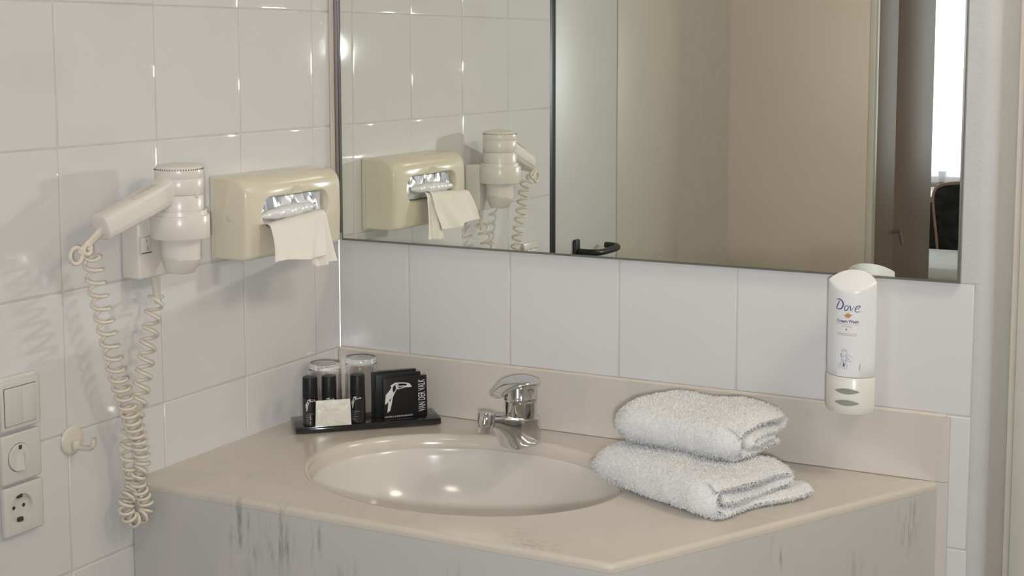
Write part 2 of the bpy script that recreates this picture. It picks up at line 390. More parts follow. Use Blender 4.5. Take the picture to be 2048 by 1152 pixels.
# ------------------------------------------------------------ mirror
t = thing('wall_mirror', 'large frameless wall mirror above the washbasin, reflecting door and window', 'mirror', (.54, 0, 1.146))
mb = MB()
bz, tz, lx, rx_ = 1.1465, 2.25, .0126, 1.0842
rs = [[(lx + i, y, bz + i), (rx_ - i, y, bz + i), (rx_ - i, y, tz - i), (lx + i, y, tz - i)] for i, y in ((.0015, -.0112), (.004, -.0114))]
mb.add(rs[1], [(0, 1, 2, 3)]); mb.build('mirror_glass', M['mirror'], t, 0)
mb = MB(); o_ = [[(lx + i, y, bz + i), (rx_ - i, y, bz + i), (rx_ - i, y, tz - i), (lx + i, y, tz - i)] for i, y in ((0, -.001), (0, -.0095), (.0015, -.0112), (.004, -.0114))]
mb.rings(o_, True, False); mb.build('mirror_edge', M['mirror_edge'], t, 20)
mb = MB().rbox((.0008, -.0122, 1.16), (.0100, -.001, 2.39), .001); mb.rbox((.0100, -.0095, 1.16), (.0124, -.001, 2.39), .0005)
mb.build('edge_profile', M['steel'], t)
mb = MB().rbox((.0002, -.024, 1.16), (.0035, -.0124, 2.39), .0012); struct(mb, 'trim_5', M['sealant'])

# ------------------------------------------------------------ washstand
EC = (.4166, -.2823); EA, EB = .2536, .2003
poly = [(-.0068, .0068), (-.0068, -.548), (.777, -.548), (1.0684, .0068)]
def inset(P, d):
    n = len(P); out = []
    c = Vector((.45, -.27))
    L_ = []
    for i in range(n):
        a = Vector(P[i]); b = Vector(P[(i + 1) % n]); e = (b - a).normalized(); nn = Vector((-e.y, e.x))
        if (c - a).dot(nn) < 0: nn = -nn
        dd = d
        L_.append((a + nn*dd, e))
    for i in range(n):
        p, e = L_[i - 1]; q, f = L_[i]; den = e.x*f.y - e.y*f.x; s_ = ((q - p).x*f.y - (q - p).y*f.x)/den
        out.append(tuple(p + e*s_))
    return out
def rayhit(P, th):
    d = Vector((math.cos(th), math.sin(th))); c = Vector(EC); best = None
    for i in range(len(P)):
        a = Vector(P[i]); e = Vector(P[(i + 1) % len(P)]) - a; den = d.x*e.y - d.y*e.x
        if abs(den) < 1e-9: continue
        s_ = ((a - c).x*e.y - (a - c).y*e.x)/den; u_ = ((a - c).x*d.y - (a - c).y*d.x)/den
        if s_ > 0 and -1e-6 <= u_ <= 1 + 1e-6 and (best is None or s_ < best): best = s_
    return (c.x + d.x*best, c.y + d.y*best)
ths = sorted([2*PI*k/180 for k in range(180)] + [math.atan2(y - EC[1], x - EC[0]) % (2*PI) for x, y in poly] + [math.atan2(y - EC[1], x - EC[0]) % (2*PI) for x, y in inset(poly, .006)])
t_w = thing('washstand', 'corner washbasin worktop of pale marbled stone with oval sink and angled front', 'washbasin', (.45, -.25, 0))
def ell(th, k, da=0): # ellipse point in polar direction th
    a, b = EA*k + da, EB*k + da
    r = 1/math.sqrt((math.cos(th)/a)**2 + (math.sin(th)/b)**2); return (EC[0] + r*math.cos(th), EC[1] + r*math.sin(th))
rings = []
pin = {0: poly}
for ins, z in ((0, ZC - .0115), (0, ZC - .007)): rings.append([(*rayhit(inset(poly, ins) if ins else poly, th), z) for th in ths])
for k in range(1, 5):
    a = k/4*PI/2; ins = .007*(1 - math.cos(a)); rings.append([(*rayhit(inset(poly, max(ins, 1e-5)), th), ZC - .007 + .007*math.sin(a)) for th in ths])
# flat, a shallow raised bead round the bowl, then the rolled lip
for da, z in ((.012, ZC), (.008, ZC + .0003), (.004, ZC + .0006), (0, ZC + .0002), (-.003, ZC - .0022), (-.006, ZC - .007), (-.008, ZC - .013), (-.009, ZC - .019), (-.008, ZC - .024)):
    rings.append([(*ell(th, 1, da), z) for th in ths])
MB().rings(rings, False, False).build('worktop', M['marble'], t_w, 50)
rings = []
for k, z in ((1.0, ZC - .024), (.955, ZC - .0195), (.945, ZC - .022), (.93, ZC - .032), (.90, ZC - .055), (.84, ZC - .085), (.74, ZC - .112), (.58, ZC - .132), (.38, ZC - .143), (.16, ZC - .148), (.085, ZC - .149)):
    rings.append([(*ell(th, k), z) for th in ths])
MB().rings(rings, False, False).build('basin', M['basin'], t_w, 80)
MB().lathe([(.024, 0), (.024, .003), (.020, .005), (.006, .0045), (0.001, .003)], (EC[0], EC[1], ZC - .151), n=32).build('drain', M['chrome'], t_w)
MB().rbox((.0015, -.548, 0), (.777, -.528, ZC - .0117), .0).build('front_panel', M['marble_panel_lit'], t_w)
ang = math.atan2(.5465, .287); Lp = math.hypot(.287, .5465)
mb = MB().rbox((0, 0, 0), (Lp - .002, .018, ZC - .0117), .0, rot=Matrix.Rotation(ang, 3, 'Z'), org=(.777, -.548, 0)); mb.build('angled_panel', M['marble_panel_lit'], t_w)
# backsplash with chamfered end; the same board runs down to the floor at the right
def board(x0, x1, z0, z1, t_):
    m_ = MB(); sec = [(x0, -.0005), (x0, -t_ + .0006), (x0 + .0006, -t_), (x1 - .009, -t_), (x1 - .001, -.003), (x1, -.0005)]
    return m_.rings([[(x, y, z) for x, y in sec] for z in (z0, z1)], True, True)
board(.001, 1.0755, ZC + .0005, ZD - .002, .008).build('backsplash', M['marble_splash_lit'], t_w, 20)
board(1.052, 1.0755, 0, ZC, .008).build('end_strip', M['marble_splash_lit'], t_w, 20)
mb = MB(); mb.tube([(.002, -.0035, ZD - .0015), (1.07, -.0035, ZD - .0015)], .0036, 8); mb.build('sealant_bead', M['sealant'], t_w)

# ------------------------------------------------------------ tap
fd = Vector((-.296, -.955, 0)).normalized(); fs_ = Vector((fd.y, -fd.x, 0))
F0 = Vector((.427, -.116, ZC))
def FP(s_, w_, z_): return F0 + fd*s_ + fs_*w_ + Vector((0, 0, z_))
t = thing('basin_tap', 'chrome single-lever mixer tap behind the oval sink', 'tap', F0)
mb = MB(); rs = []
for s_, z0, z1, wd, e in ((-.0245, .002, .046, .036, 4), (-.0238, 0, .048, .042, 6), (-.018, 0, .049, .046, 7), (-.005, 0, .0505, .047, 8), (.010, 0, .052, .047, 8), (.022, 0, .0535, .046, 7), (.029, .0005, .055, .043, 6), (.033, .006, .056, .041, 5), (.037, .014, .057, .038, 4.5), (.043, .023, .0585, .034, 4), (.050, .031, .060, .030, 3.4), (.060, .0385, .0625, .026, 2.8), (.070, .0425, .0645, .024, 2.4)):
    rs.append([FP(s_, a, (z0 + z1)/2 + b) for a, b in se(wd/2, (z1 - z0)/2, 40, e)])
mb.rings(rs); mb.build('tap_body', M['chrome'], t, 60)
MB().lathe([(.0225, .046), (.0255, .049), (.0255, .0745), (.0274, .0765), (.0278, .079), (.0274, .082), (.0264, .084), (.0266, .098), (.0245, .106), (.021, .1095), (.008, .111), (.001, .111)], F0, n=56).build('cartridge_housing', M['chrome'], t, 40)
mb = MB(); rs = []
for s_, zc, wd, th in ((-.0270, .1005, .026, .012), (-.0245, .1015, .040, .0165), (-.016, .1030, .051, .0195), (-.004, .1040, .0555, .0185), (.008, .1048, .055, .0155), (.020, .1050, .051, .0120), (.028, .1040, .045, .0105), (.035, .1020, .038, .0095), (.044, .0980, .0315, .0088), (.052, .0942, .029, .0082), (.057, .0918, .0255, .0072), (.0595, .0908, .017, .0045)):
    rs.append([FP(s_, a, zc + b) for a, b in se(wd/2, th/2, 36, 2.5)])
mb.rings(rs); mb.build('lever', M['chrome'], t, 60)
ar = Matrix.Rotation(math.radians(8), 3, fs_)
MB().lathe([(.0108, 0), (.0115, .001), (.0118, .012), (.0132, .0135), (.0134, .029), (.0122, .0315), (.001, .032)], FP(.080, 0, .0370), n=40, rot=ar).build('aerator', M['chrome'], t, 35)
mb = MB(); mb.lathe([(.0098, -.0004), (.0001, -.0004)], FP(.080, 0, .0370), n=24, cap=False, rot=ar); mb.build('outlet', M['dark'], t)

# ------------------------------------------------------------ wall mounted soap bottle
BX, BY = .9435, -.066
t = thing('soap_dispenser', 'tall white wash bottle in wall holder below the mirror, blue lettering', 'soap dispenser', (BX, 0, .95))
def lens(rx, ry, n): return [(rx*math.cos(2*PI*k/n), ry*(math.sin(2*PI*k/n)/max(abs(math.sin(2*PI*k/n)), 1e-9))*(1 - abs(math.cos(2*PI*k/n))**2.3)**.92) for k in range(n)]
def bsec(rx, ry, z, n=72, e=2.25): return [(BX + a, BY + b, z if not callable(z) else z(BY + b)) for a, b in lens(rx, ry, n)]
topz = lambda y: 1.1500 + .62*(y - BY)
rs = [bsec(.0335, .0195, 1.0100), bsec(.0346, .0206, 1.0112), bsec(.0350, .0210, 1.03), bsec(.0352, .0212, 1.08), bsec(.0352, .0212, 1.125)]
rs = [r for r in rs] + [bsec(.0352, .0212, lambda y: topz(y) - .003), bsec(.0350, .0210, lambda y: topz(y) - .001), bsec(.0342, .0203, topz)]
for k in (.85, .6, .3): rs.append(bsec(.0342*k, .0203*k, lambda y, k=k: topz(y) + .0022*(1 - k*k)))
MB().rings(rs).build('bottle', M['bottle'], t, 40)
rs = [bsec(.024, .013, .9525), bsec(.031, .018, .9545), bsec(.0345, .0206, .9600), bsec(.0356, .0216, .968), bsec(.0357, .0217, 1.0085), bsec(.0350, .0211, 1.0095)]
h_ = MB().rings(rs).build('bottle_holder', M['bottle_cap'], t, 40)
MB().rbox((BX - .019, BY + .012, .962), (BX + .019, -.0005, 1.135), .003).build('wall_bracket', M['bottle_cap'], t)
def BF(u, v, lift=.0003, rx=.0352, ry=.0212):   # front surface of the bottle; u to the right, v = height
    k = max(0, 1 - abs(u/rx)**2.3)**.92; return (BX + u, BY - ry*k - lift, v)
for zc in (.9895, .9725):
    mb = MB(); pts = []
    for k in range(33):
        a = 2*PI*k/32; pts.append((.0185*math.cos(a), zc + .0045*math.copysign(abs(math.sin(a))**1.25, math.sin(a))))
    fn = lambda u, v: BF(u, v, .0004, .0357, .0217)
    mb.add([fn(p[0]*.98, zc) if False else fn(*p) for p in pts[:-1]] + [fn(x*.012/.0185*1.4, zc) for x in (-.0130, -.0065, 0, .0065, .0130)], [], 0)
    n = 32; top = [fn(-.0185 + .037*k/16, zc + .0046*math.sin(PI*k/16)**.8) for k in range(17)]; bot = [fn(-.0185 + .037*k/16, zc - .0040*math.sin(PI*k/16)**.8) for k in range(17)]
    mb = MB(); mb.add(top + bot, [(k, k + 1, 18 + k, 17 + k) for k in range(16)]); mb.build('level_window', M['window_grey'], h_)
# lettering: the logo word, built from strokes
mb = MB()
def S(cx, pts, wd): put_stroke(mb, [(cx + x, y) for x, y in pts], wd, BF)
sm = lambda P, n=6: [tuple(p.xy) for p in smooth_path([(x, y, 0) for x, y in P], n)]
def U(px, py): # logo drawing frame (crop pixels) to bottle u, v
    return ((px - 378)*.0000995*1.18 - .0005, 1.1150 - (py - 185)*.0001215)
def SU(P, w0, w1=None, n=6):
    q = sm([U(*p) for p in P], n); k = len(q); w1 = w1 or w0
    put_stroke(mb, q, [(w0 + (w1 - w0)*math.sin(PI*i/(k - 1))) for i in range(k)], BF)
SU([(228,122),(246,112),(272,112),(300,128),(316,160),(312,195),(290,222),(258,232),(222,226)], .0006, .0018)
SU([(268,128),(252,160),(236,195),(222,228)], .0009, .0015)
SU([(372,178),(350,184),(336,206),(336,230),(350,240),(366,232),(380,208),(382,186),(370,178)], .0007, .0013)
SU([(394,182),(404,186),(408,210),(412,240)], .0007, .0016)
SU([(412,240),(428,222),(446,194),(448,182)], .0012, .0006)
SU([(464,222),(488,214),(512,198),(520,184),(508,176),(486,184),(470,206),(464,232),(476,248),(496,250),(518,238)], .0006, .0013)
SU([(524,244),(534,244)], .0005); 
put_text(mb, 'Cream Wash', (U(236, 0)[0], 1.0905, U(506, 0)[0], 1.0950), BF, bold=.02)
mb.build('logo_lettering', M['navy'], t, 0)
mb = MB()
# how-to-press drawing: bottle outline, pressing hand, receiving hand
D = lambda x, y: ((x - 378)*.0001175 - .0005, 1.0405 - (y - 880)*.0001215)
def SD(P, w_=.00035, n=4): put_stroke(mb, sm([D(*p) for p in P], n), w_, BF)
SD([(316,800),(312,860),(312,918)]); SD([(368,800),(370,860),(366,918)]); SD([(316,800),(328,790),(356,790),(368,800),(356,810),(328,810),(316,800)])
SD([(312,918),(314,945),(340,956),(362,945),(366,918)]); SD([(312,918),(340,926),(366,918)]); SD([(330,930),(332,950),(344,952)])
SD([(370,848),(395,856),(418,870),(445,888)]); SD([(340,872),(362,870),(385,888),(408,910)]); SD([(360,915),(390,930),(440,932)]); SD([(370,896),(392,902),(404,910)])
SD([(312,845),(300,860),(306,884),(314,890)]); SD([(298,850),(296,874)]); SD([(322,866),(334,872),(330,882),(342,880)])
SD([(280,1022),(278,992),(290,965),(304,960),(300,985)]); SD([(300,985),(318,1002),(325,1028)]); SD([(345,985),(360,972),(378,968),(382,990),(372,1010),(360,1032)]); SD([(350,990),(345,1012),(358,1022)])
put_poly(mb, [D(340 + 10*math.sin(a), 985 - 16*math.cos(a)*(1 if math.cos(a) < 0 else 1.6)) for a in [k*PI/8 for k in range(16)]], BF)
put_stroke(mb, [D(534, 955), D(532, 1032)], .0005, BF)
mb.build('usage_drawing', M['navy'], t, 0)
mb = MB()
put_poly(mb, sm([U(*p) for p in [(322,290),(345,296),(355,282),(382,272),(405,280),(414,288),(432,282),(424,298),(412,306),(402,322),(378,328),(352,322),(338,306),(322,290)]], 3)[:-1], BF)
for a, b, y in ((232, 512, 402), (296, 434, 430)): put_stroke(mb, [(U(a + (b - a)*k/8, 0)[0], 1.0882 - (y - 402)*.000115) for k in range(9)], .00045, BF)
mb.build('gold_print', M['gold'], t, 0)
mb = MB()
put_poly(mb, [(U(362, 0)[0] + .0011*math.sin(a)*(1 if math.cos(a) < 0 else .6), 1.0805 + .0016*math.cos(a)*(1 if math.cos(a) < 0 else 1.4)) for a in [k*PI/8 for k in range(16)]], BF)
for a, b, z in ((240, 490, 1.0745), (240, 492, 1.0722)): put_stroke(mb, [(U(a + (b - a)*k/8, 0)[0], z) for k in range(9)], .00045, BF)
mb.build('red_print', M['rust'], t, 0)

# ------------------------------------------------------------ tissue dispenser
y0, y1, z0, z1 = -.3555, -.0965, 1.1550, 1.2865
t = thing('tissue_dispenser', 'cream plastic tissue box mounted in the tiled corner beside the mirror', 'tissue dispenser', (0, (y0 + y1)/2, z0))
MB().rbox((.0003, y0, z0), (.0085, y1, z1), .002).build('back_plate', M['cream_light'], t)
def csec(dx, dz, y):
    X = .0735 - dx; zt = z1 - .0006 - dz; zb = z0 + .0006 + dz; pts = [(.009, zb), (X - .010, zb)]
    for k in range(1, 5): a = k/4*PI/2; pts.append((X - .010 + .009*math.sin(a), zb + .009 - .009*math.cos(a)))
    pts.append((X + .0005, (zb + zt)/2 - .01))
    for k in range(0, 9): a = k/8*PI/2; pts.append((X - .026 + .026*math.cos(a), zt - .030 + .030*math.sin(a)))
    pts.append((.009, zt)); return [(x, y, z) for x, z in pts]
mb = MB(); rs = []
for d_, y in ((.010, y0), (.005, y0 + .0015), (.002, y0 + .004), (0, y0 + .009), (-.001, -.29), (-.002, -.226), (-.001, -.16), (0, y1 - .009), (.002, y1 - .004), (.005, y1 - .0015), (.010, y1)):
    rs.append(csec(d_, min(.004, max(0, d_*.35)), y))
mb.rings(rs); cov = mb.build('cover', M['cream'], t, 40)
SY, SZ, SL, SH = -.2270, 1.2280, .067, .0228
def capsule(x, grow, n=16):
    out = []
    for k in range(n + 1): a = -PI/2 + PI*k/n; out.append((x, SY + SL + (SH + grow)*math.cos(a), SZ + (SH + grow)*math.sin(a)))
    for k in range(n + 1): a = PI/2 + PI*k/n; out.append((x, SY - SL + (SH + grow)*math.cos(a), SZ + (SH + grow)*math.sin(a)))
    return out
cut = MB().rings([capsule(.040, -.001), capsule(.066, 0), capsule(.0725, .0015), capsule(.0765, .0055), capsule(.09, .02)])
dent = MB().lathe([(.0001, -.05), *[(.05*math.cos(a), .05*math.sin(a)) for a in [(-PI/2 + PI*k/24) for k in range(1, 24)]], (.0001, .05)], (.0755 + .0455, SY, SZ + .021), n=48)
boolean(cov, [cut, dent])
for yy, s_ in ((y0, -1), (y1, 1)):
    MB().lathe([(.0052, -.001), (.0052, .0006), (.0044, .001), (.0001, .001)][::1], (.0385, yy, 1.222) , 'y', 24, rot=None if s_ > 0 else Matrix.Diagonal((1, -1, 1))).build('lock_button', M['cream_light'], t)
# foil-wrapped pack seen through the slot, with its torn film lip, and the hanging tissue
fp = thing('tissue_packet', 'silver and white wrapped tissue pack inside the slot of the cream dispenser', 'tissue packet', (.05, SY, SZ))
mb = MB(); rs = []
for k in range(9):
    v = -.021 + .042*k/8; rs.append([(.058 + .0045*math.cos(v/.03) + .0012*math.sin(u*130 + v*200), SY + u, SZ + v) for u in [(-.082 + .164*j/40) for j in range(41)]])
mb.rings(rs, False, False, False)
wrap = mb
def FW(u, v, lift=.0006): return (.058 + .0045*math.cos(v/.03) + .0014 + lift, SY + u, SZ + v)
for P in ([(-.066,.020),(-.050,.021),(-.047,.004),(-.060,.002)], [(-.036,.021),(-.026,.021),(-.030,.006)], [(-.002,.004),(.006,.019),(.017,.004)], [(.034,.021),(.050,.021),(.040,.008)], [(.054,.019),(.068,.013),(.060,.006)], [(.056,.000),(.067,.004),(.064,-.010)], [(-.078,.006),(-.071,.012),(-.070,.000)]):
    put_poly(wrap, P, FW, 1)
wrap.build('wrapper', [M['foil'], M['foil_dark']], fp, 60)
mb = MB(); rs = []   # film lip: a long lens bulging out of the slot
for k in range(25):
    u = -.084 + .150*k/24; s_ = math.sin(PI*min(1, max(0, (k + .6)/25)))**.55
    rs.append([(.066 + .011*s_*math.cos(a) + .002*math.sin(k*1.3), SY + u - .002, SZ - .006 + .004*(k/24) + (.0115*s_)*math.sin(a)) for a in [2*PI*j/14 for j in range(14)]])
mb.rings(rs); mb.build('film_lip', M['foil'], fp, 60)
ts = thing('hanging_tissue', 'soft white paper tissue hanging out of the cream dispenser slot', 'tissue', (.1, -.25, 1.15))
def sheet(ts_, yl, yr, zb, xo, seedv, ys=0):
    rs = []; n, k2 = 30, 34
    for i in range(n + 1):
        tt = i/n; row = []
        for j in range(k2 + 1):
            s_ = j/k2; yt = yl[0] + (yr[0] - yl[0])*s_; ybm = yl[1] + (yr[1] - yl[1])*s_
            e = tt**1.15; y = yt + (ybm - yt)*e + .004*math.sin(tt*3 + seedv)*s_
            zt_ = 1.2120 + .008*s_; zz = zb(s_); drop = max(0, tt - .12)/.88
            z = zt_ + .004*math.sin(min(1, tt/.15)*PI/2) - .002 + (zz - zt_)*drop
            x = .070 + .022*math.sin(min(1, tt/.22)*PI/2) + xo*tt + .0045*math.sin(s_*9 + seedv + tt*2.2)*tt + .003*math.sin(s_*17 + tt*4 + seedv)*tt
            row.append((x, y, z))
        rs.append(row)
    return MB().rings(rs, False, False, False)
lo_ = [(0, 1.1540), (.2, 1.1545), (.5, 1.1500), (.72, 1.1475), (1, 1.149)]
def interp(T):
    def f(s_):
        for (a, b), (c, d_) in zip(T, T[1:]):
            if s_ <= c: return b + (d_ - b)*(s_ - a)/(c - a)
        return T[-1][1]
    return f
sheet(ts, (-.326, -.340), (-.190, -.196), interp(lo_), .022, .4).build('front_ply', M['tissue'], ts, 180)
sheet(ts, (-.252, -.222), (-.178, -.155), interp([(0, 1.136), (.1, 1.1300), (1, 1.1340)]), .013, 2.1).build('rear_ply', M['tissue'], ts, 180)

# ------------------------------------------------------------ hair dryer and its wall holder
DX, DY = .0685, -.5062
t = thing('dryer_holder', 'white wall bracket with ring and rocker switch left of the cream tissue box', 'dryer holder', (0, -.52, 1.153))
MB().rbox((.0003, -.557, 1.153), (.035, -.480, 1.249), .004, 3).build('bracket_box', M['dryer'], t)
mb = MB(); mb.rbox((.028, -.535, 1.216), (.045, -.482, 1.249), .003); mb.build('ring_arm', M['dryer'], t)
mb = MB(); mb.lathe([(.0365, 1.2120), (.0422, 1.2120), (.0432, 1.2135), (.0432, 1.2440), (.0425, 1.2455), (.0392, 1.2462), (.0388, 1.2525), (.0372, 1.2530), (.0362, 1.2520), (.0362, 1.2125), (.0365, 1.2120)], (DX, DY, 0), n=64, cap=False)
mb.build('holder_ring', M['dryer'], t, 40)
MB().rbox((.0345, -.5560, 1.1895), (.0362, -.5325, 1.2155), .0006).build('switch_frame', M['dryer_grey'], t)
rk = MB().rbox((.0355, -.5545, 1.1915), (.0382, -.5340, 1.2140), .0008, rot=None).build('rocker_switch', M['dryer'], t)
mb = MB(); F = lambda u, v, l=.0383: (l, -.5545 + u, 1.1915 + v)
put_stroke(mb, [(.0105, .0155), (.0105, .0195)], .0009, F); put_stroke(mb, [(.0125 + .0017*math.cos(a), .0065 + .0022*math.sin(a)) for a in [k*PI/8 for k in range(17)]], .0007, F)
put_stroke(mb, [(0, .0003), (.0200, .0003)], .0014, F); mb.build('switch_marks', M['dark'], rk, 0)
t = thing('hair_dryer', 'white hand-held hair dryer resting nozzle down in its wall ring', 'hair dryer', (DX, DY, 1.16))
mb = MB(); prof = [(.0300, 1.2300), (.0335, 1.236), (.0345, 1.250), (.0349, 1.2752), (.0346, 1.2756), (.0349, 1.2760), (.0350, 1.2985), (.0347, 1.2990), (.0350, 1.2995), (.0350, 1.3110), (.0338, 1.3158), (.0322, 1.3170), (.0300, 1.3172), (.0288, 1.3178), (.016, 1.3200), (.001, 1.3208)]
mb.lathe(prof, (DX, DY, 0), n=72)
body = mb.build('dryer_barrel', M['dryer'], t, 40)
mb = MB()
for k in range(56):
    a = 2*PI*k/56; R = Matrix.Rotation(a, 3, 'Z')
    mb.rbox((.0343, -.0005, 1.3113), (.0352, .0005, 1.3135), 0, rot=R, org=(DX, DY, 0))
mb.build('air_slots', M['dark'], body, 0)
mb = MB(); mb.rbox((.0340, -.0026, 1.2715), (.0362, .0026, 1.2800), .0008, rot=Matrix.Rotation(math.radians(-6), 3, 'Z'), org=(DX, DY, 0)); mb.build('catch', M['cream_light'], body)
mb = MB(); mb.tube([(DX + .0350*math.cos(a), DY + .0350*math.sin(a), 1.2757) for a in [2*PI*k/60 for k in range(61)]], .00035, 6, cap=False); mb.build('barrel_seam', M['window_grey'], body)
# nozzle: round to flattened outlet
mb = MB(); rs = []
for z, a, b in ((1.2320, .0300, .0300), (1.2120, .0298, .0298), (1.1960, .0285, .0285), (1.1830, .0278, .0278)):
    rs.append([(DX + q*a/1, DY + p*b/1, z) for p, q in se(1, 1, 48)])
mb.rings(rs, False, True); mb.build('nozzle_collar', M['dryer'], t, 60)
mb = MB(); rs = []
for z, a, b in ((1.1845, .0278, .0278), (1.1838, .0284, .0284), (1.1800, .0282, .0283), (1.1700, .0225, .0275), (1.1620, .0170, .0268), (1.1605, .0160, .0260)):
    rs.append([(DX + q*a, DY + p*b, z + .002*(p*p - .5)) for p, q in se(1, 1, 48)])
mb.rings(rs); mb.build('air_concentrator', M['dryer_grey'], t, 60)
# handle
hp = smooth_path([(DX, DY - .012, 1.2860), (.0665, -.545, 1.2775), (.0635, -.585, 1.2645), (.0600, -.620, 1.2530), (.0575, -.648, 1.2440), (.0565, -.657, 1.2412)], 6)
mb = MB(); rs = []; n_ = len(hp)
for i, p in enumerate(hp):
    T = (hp[min(i + 1, n_ - 1)] - hp[max(i - 1, 0)]).normalized(); sd = Vector((0, 0, 1)).cross(T).normalized(); upv = T.cross(sd)
    f = i/(n_ - 1); hh = .0205 - .002*f; ww = .0185 - .001*f
    if f < .25: hh += .008*(1 - f/.25)**2
    if i == n_ - 1: hh *= .80; ww *= .80
    elif i == n_ - 2: hh *= .94; ww *= .94
    rs.append([p + sd*a + upv*b for a, b in se(ww, hh, 36, 3.2)])
hd = mb; hd.rings(rs); hobj = hd.build('handle', M['dryer'], t, 50)
# seam line along the handle and the switch slider
T0 = (hp[-1] - hp[8]).normalized(); sd0 = Vector((0, 0, 1)).cross(T0).normalized(); up0 = T0.cross(sd0)
if up0.z < 0: up0 = -up0
if sd0.x < 0: sd0 = -sd0
mb = MB(); mb.tube([p + sd0*.0180 - up0*.0085 for p in hp[6:-1]], .0004, 6); mb.build('handle_seam', M['dryer_grey'], hobj)
mb = MB(); c0 = hp[11] + up0*.0192 + sd0*.007
Rm = Matrix((T0, sd0, up0)).transposed()
mb.rbox((-.026, -.007, -.001), (.024, .007, .0012), .0008, rot=Rm, org=c0)
for k in range(8): mb.rbox((-.022 + k*.004, -.0062, .001), (-.0205 + k*.004, .0062, .0024), .0004, rot=Rm, org=c0)
mb.build('speed_slider', M['cream_light'], hobj)
# strain relief with hanging eye
mb = MB(); q = [Vector(p) for p in ((.058, -.652, 1.2400), (.0565, -.662, 1.2330), (.055, -.672, 1.2255), (.054, -.681, 1.2190))]
rs = []
for i, p in enumerate(q):
    T = (q[min(i + 1, 3)] - q[max(i - 1, 0)]).normalized(); sd = Vector((1, 0, 0)); upv = T.cross(sd).normalized()
    rs.append([p + sd*a + upv*b for a, b in se((.0042, .0040, .0032, .0026)[i], (.0062, .0056, .0052, .0062)[i], 20, 3)])
mb.rings(rs)
def ringeye(c, R_, r_, yaw_=0.0):
    pts = [Vector(c) + Vector((0, math.cos(a)*R_, math.sin(a)*R_)) for a in [2*PI*k/32 for k in range(33)]]
    mb.tube(pts, r_, 8, cap=False)
ringeye((.054, -.7010, 1.2080), .0112, .0030); ringeye((.054, -.6800, 1.2140), .0068, .0034)
mb.rbox((.0518, -.697, 1.2085), (.0562, -.684, 1.2195), .002); mb.build('hanging_loop', M['cord'], t, 50)
# coiled cord: one helix along a hanging path
axis = [(0.0530, -0.6773, 1.2151, 0.0195), (0.0470, -0.6652, 1.1973, 0.0195), (0.0450, -0.6576, 1.1683, 0.0195), (0.0440, -0.6485, 1.1318, 0.0195), (0.0430, -0.6372, 1.0946, 0.0195), (0.0430, -0.6270, 1.0557, 0.0195), (0.0420, -0.6145, 1.0186, 0.0155), (0.0420, -0.6026, 0.9871, 0.0155), (0.0420, -0.5943, 0.9634, 0.0125), (0.0420, -0.5858, 0.9431, 0.0112), (0.0420, -0.5783, 0.9228, 0.0112), (0.0420, -0.5738, 0.9032, 0.0112), (0.0410, -0.5714, 0.8838, 0.0112), (0.0400, -0.5793, 0.8694, 0.0112), (0.0400, -0.5778, 0.8541, 0.0112), (0.0400, -0.5700, 0.8385, 0.0112), (0.0400, -0.5632, 0.8231, 0.0112), (0.0390, -0.5647, 0.8113, 0.0112), (0.0380, -0.5734, 0.8047, 0.0110), (0.0350, -0.5817, 0.8036, 0.0110), (0.0320, -0.5897, 0.8100, 0.0110), (0.0300, -0.5943, 0.8215, 0.0110), (0.0300, -0.5928, 0.8337, 0.0110), (0.0290, -0.5839, 0.8445, 0.0110), (0.0280, -0.5760, 0.8571, 0.0110), (0.0270, -0.5794, 0.8751, 0.0125), (0.0270, -0.5837, 0.8963, 0.0170), (0.0270, -0.5830, 0.9147, 0.0170), (0.0270, -0.5759, 0.9352, 0.0170), (0.0270, -0.5666, 0.9554, 0.0170), (0.0270, -0.5550, 0.9826, 0.0195), (0.0270, -0.5452, 1.0141, 0.0195), (0.0270, -0.5387, 1.0427, 0.0218), (0.0260, -0.5301, 1.0686, 0.0218), (0.0250, -0.5238, 1.0884, 0.0218), (0.0240, -0.5141, 1.1129, 0.0218), (0.0225, -0.5053, 1.1265, 0.0218)]
ap = smooth_path([a[:3] for a in axis], 10); pit_ = [a[3] for a in axis]
pts = []; ph = .6; nrm = Vector((1, 0, 0)); n_ = len(ap); acc = []; spn = 10
for i, p in enumerate(ap):
    T = (ap[min(i + 1, n_ - 1)] - ap[max(i - 1, 0)]).normalized(); nrm = (nrm - T*nrm.dot(T)).normalized(); b = T.cross(nrm)
    k = min(i/10, len(pit_) - 1.001); pc = pit_[int(k)] + (pit_[int(k) + 1] - pit_[int(k)])*(k - int(k))
    acc.append((p, nrm.copy(), b.copy(), ph))
    if i < n_ - 1: ph += (ap[i + 1] - p).length/pc*2*PI
for (p, a_, b, f0), (p2, a2, b2, f1) in zip(acc, acc[1:]):
    st = max(1, int((f1 - f0)/.35))
    for s_ in range(st):
        u_ = s_/st; f = f0 + (f1 - f0)*u_; R_ = .0112*min(1, .15 + (len(pts))/14)*(1 if p.z > .93 else .88)
        pts.append(p.lerp(p2, u_) + a_*math.cos(f)*R_ + (-b)*math.sin(f)*R_)
pts = [Vector((.0545, -.6800, 1.2140))] + pts
MB().tube(pts, .00255, 8).build('coiled_cord', M['cord'], t, 180)
MB().tube([(.0235, -.5090, 1.110), (.0225, -.5085, 1.1200), (.0205, -.5125, 1.154)], [.0033, .0042, .0050], 12).build('cord_sleeve', M['cream_light'], t)

